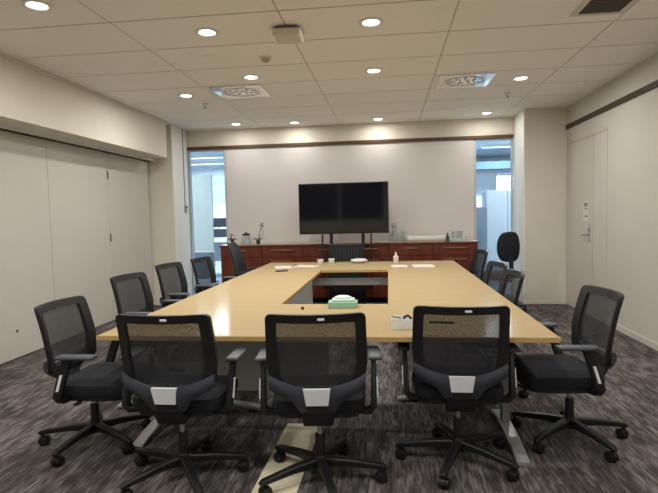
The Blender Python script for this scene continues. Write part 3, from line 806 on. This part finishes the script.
# things on the worktop
def flower(x, y, h, lab, lean, pot=.035):
    r_ = empty('potted_orchid', (x, y, CZ), 0, lab, 'plant')
    MB().lathe([(.001, 0), (pot * .8, 0), (pot, .07), (pot * .88, .07), (pot * .8, .06), (.001, .06)]).build('pot', M['dkgreen'], r_, True)
    s_ = MB(); s_.tube([(0, 0, .06), (lean * .3, 0, h * .5), (lean, 0, h)], .005, 6); s_.tube([(0, 0, .06), (lean * .9, .01, h * .45), (lean * 1.5, .01, h * .7)], .004, 6)
    s_.build('stem', M['stem'], r_, True)
    p_ = MB(); rg = random.Random(int(h * 1000))
    for k in range(7):
        t = .65 + .35 * rg.random(); c_ = Vector((lean * t + rg.uniform(-.025, .035), rg.uniform(-.02, .02), h * t + rg.uniform(-.01, .03)))
        p_.loft([[(c_.x + q_ * math.cos(a_), c_.y + q_ * math.sin(a_) * .6, c_.z + dz) for a_ in [2 * PI * j / 8 for j in range(8)]] for q_, dz in ((.004, -.014), (.016, -.004), (.014, .008), (.003, .014))])
    p_.build('blossom', M['petal'], r_, True)
    l_ = MB()
    for k in range(5):
        a_ = k * 1.3; d_ = Vector((math.cos(a_), math.sin(a_), 0))
        l_.bar([d_ * .01 + Vector((0, 0, .06)), d_ * .06 + Vector((0, 0, .10)), d_ * .11 + Vector((0, 0, .07))], [(.012, .004), (.03, .004), (.006, .003)])
    l_.build('foliage', M['dkgreen'], r_, True)
flower(-2.12, 8.2, .33, 'thin stemmed plant with grey blossoms on the worktop right of the high backed chair', .07)
flower(-2.56, 8.22, .16, 'small flowering plant at the left end of the worktop', -.02, .03)
r = empty('glass_jar', (-2.32, 8.2, CZ), 0, 'squat glass jar with dark contents on the worktop behind the high backed chair', 'jar')
MB().lathe([(.001, .001), (.07, .001), (.085, .03), (.085, .09), (.06, .14), (.06, .15), (.055, .15), (.055, .14), (.08, .09), (.08, .03), (.066, .006), (.001, .006)]).build('jar_body', M['clear'], r, True)
MB().lathe([(.001, .15), (.064, .15), (.064, .175), (.02, .18), (.02, .2), (.001, .2)]).build('lid', M['dark'], r, True)
MB().lathe([(.001, .008), (.06, .008), (.075, .03), (.074, .06), (.001, .07)]).build('sweets', M['white'], r, True)
r = empty('glass_carafe', (.092, 8.2, CZ), 0, 'tall clear glass carafe on the worktop right of the television', 'carafe')
MB().lathe([(.001, .001), (.075, .001), (.085, .02), (.08, .12), (.045, .19), (.04, .25), (.06, .30), (.055, .30), (.035, .25), (.04, .19), (.074, .12), (.078, .024), (.001, .008)], n=24).build('carafe_body', M['clear'], r, True)
MB().lathe([(.038, .235), (.043, .235), (.043, .26), (.038, .26)], n=20, ring=True).build('collar', M['greymetal'], r, True)
r = MB(); r.lathe([(.001, 0), (.038, 0), (.042, .17), (.038, .17), (.034, .008), (.001, .008)], n=20)
tag(r.build('water_jug', M['clear'], None, True, (.226, 8.22, CZ)), 'clear straight sided jug beside the tall carafe', 'jug')
r = MB(); r.lathe([(.001, 0), (.10, 0), (.115, .012), (.1, .016), (.001, .01)], n=24)
tag(r.build('serving_plate', M['tealtray'], None, True, (-.12, 8.18, CZ)), 'pale plate on the worktop left of the carafe', 'plate')
r = empty('serving_tray', (.588, 8.23, CZ), 0, 'long flat white tray on the worktop right of the jug', 'tray')
MB().box(-.31, .31, -.14, .14, .0, .03, bev=.006).build('tray_base', M['ctop'], r)
MB().box(-.30, .30, -.13, .13, .03, .085, bev=.012).build('tray_cover', M['white'], r, True)
r = empty('drinks_caddy', (1.04, 8.2, CZ), 0, 'pale teal tray of glasses at the right end of the worktop', 'tray')
MB().box(-.125, .125, -.12, .12, 0, .035, bev=.006).build('tray_base', M['tealtray'], r)
for x, y, lab in ((1.0, 8.16, 'drinking glass on the pale teal tray, left one'), (1.08, 8.22, 'drinking glass on the pale teal tray, middle one'), (1.12, 8.14, 'drinking glass on the pale teal tray, right one')):
    g = MB(); g.lathe([(.001, 0), (.026, 0), (.032, .12), (.029, .12), (.024, .006), (.001, .006)], n=16)
    tag(g.build('drinking_glass', M['clear'], None, True, (x, y, CZ + .035)), lab, 'glass', 'glasses on the teal tray')
r = empty('sauce_bottle', (.905, 8.05, CZ), 0, 'small dark green bottle at the left of the teal tray', 'bottle')
MB().lathe([(.001, 0), (.026, 0), (.028, .07), (.012, .095), (.01, .12), (.001, .12)]).build('body', M['dkgreen'], r, True)
MB().lathe([(.013, .118), (.013, .135), (.001, .135)]).build('cap', M['dark'], r, True)
r = MB(); r.lathe([(.001, 0), (.04, 0), (.05, .085), (.046, .085), (.036, .006), (.001, .006)], n=18)
tag(r.build('tumbler', M['pink'], None, True, (1.235, 8.2, CZ)), 'pale pink tumbler at the right end of the worktop', 'cup')

# ------------------------------------------------------------------ television on its trolley
TVY = 7.70
tv = empty('television', (-.667, TVY, 1.11), 0, 'large black flat screen television on the trolley by the back wall', 'television')
roll_tv = math.radians(-.05)
W2, HT = .676, .765
MB().box(-W2, W2, -.012, .035, 0, HT, bev=.006).build('casing', M['bezel'], tv, True)
MB().box(-W2 + .012, W2 - .012, -.0135, -.0122, .022, HT - .012).build('screen', M['screen'], tv)
MB().box(-.3, .3, .035, .07, .1, .6, bev=.015).build('rear_housing', M['bezel'], tv)
st = empty('television_trolley', (-.627, TVY + .11, 0), 0, 'black television trolley with posts and equipment rack behind the far table edge', 'trolley')
for x in (-.243, .243):
    MB().box(x - .024, x + .024, -.022, .022, .09, 1.70, bev=.004).build('post', M['black'], st)
    MB().box(x - .03, x + .03, -.36, .14, .062, .092, bev=.006).build('foot', M['black'], st)
    for y in (-.32, .11):
        q = MB(); q.tube([(x - .02, y, .03), (x + .02, y, .03)], .03, 14); q.tube([(x, y, .03), (x, y, .065)], .012, 8); q.build('caster', M['black'], st, True)
for x in (-.38, .365):
    MB().box(x - .012, x + .012, -.012, .012, .30, 1.10).build('cable_pole', M['black'], st)
MB().box(-.395, .38, -.013, .013, .26, .30).build('cross_bar', M['black'], st)
MB().box(-.22, .22, -.02, .02, 1.25, 1.70, bev=.004).build('mount_plate', M['black'], st)
rk = MB().box(-.275, .275, -.20, -.024, .12, .93, bev=.006).build('equipment_rack', M['black'], st)
MB().box(-.24, .20, -.215, -.2005, .935, .955, bev=.003).build('shelf_edge', M['graph'], rk)
MB().box(-.275, .275, -.21, -.024, .931, .96, bev=.003).build('top_shelf', M['black'], rk)
sl = MB()
for k in range(6): sl.box(-.23, .23, -.206, -.2005, .47 + k * .03, .476 + k * .03)
sl.build('vent_slot', M['graph'], rk)
gl = MB()
for k in range(9): gl.box(-.20 + k * .045, -.188 + k * .045, -.206, -.2005, .70, .90)
gl.build('front_grille', M['graph'], rk)
MB().box(.05, .08, -.212, -.2005, .63, .68, bev=.003).build('white_plug', M['white'], rk)

# ------------------------------------------------------------------ camera, world, view
f, yaw, pitch, roll = 512.97, .116004, -.0617887, -.0232971
F = Vector((-math.sin(yaw) * math.cos(pitch), math.cos(yaw) * math.cos(pitch), math.sin(pitch)))
rr = Vector((math.cos(yaw), math.sin(yaw), 0)); uu = rr.cross(F)
r2 = math.cos(roll) * rr + math.sin(roll) * uu; u2 = -math.sin(roll) * rr + math.cos(roll) * uu
cam = bpy.data.cameras.new('camera'); co = bpy.data.objects.new('camera', cam); COL.objects.link(co)
mt = Matrix((r2, u2, -F)).transposed().to_4x4(); mt.translation = Vector((0, 0, H)); co.matrix_world = mt
cam.sensor_width = 36; cam.lens = 36 * f / 658; cam.clip_start = .05
scene.camera = co
wd = bpy.data.worlds.new('daylight'); scene.world = wd; wd.use_nodes = True
bg = wd.node_tree.nodes['Background']; bg.inputs['Color'].default_value = (.93, .97, 1.0, 1); bg.inputs['Strength'].default_value = 1.25
vs = scene.view_settings
vs.view_transform = 'Standard'; vs.look = 'None'; vs.gamma = 1; vs.exposure = .31; vs.use_curve_mapping = False
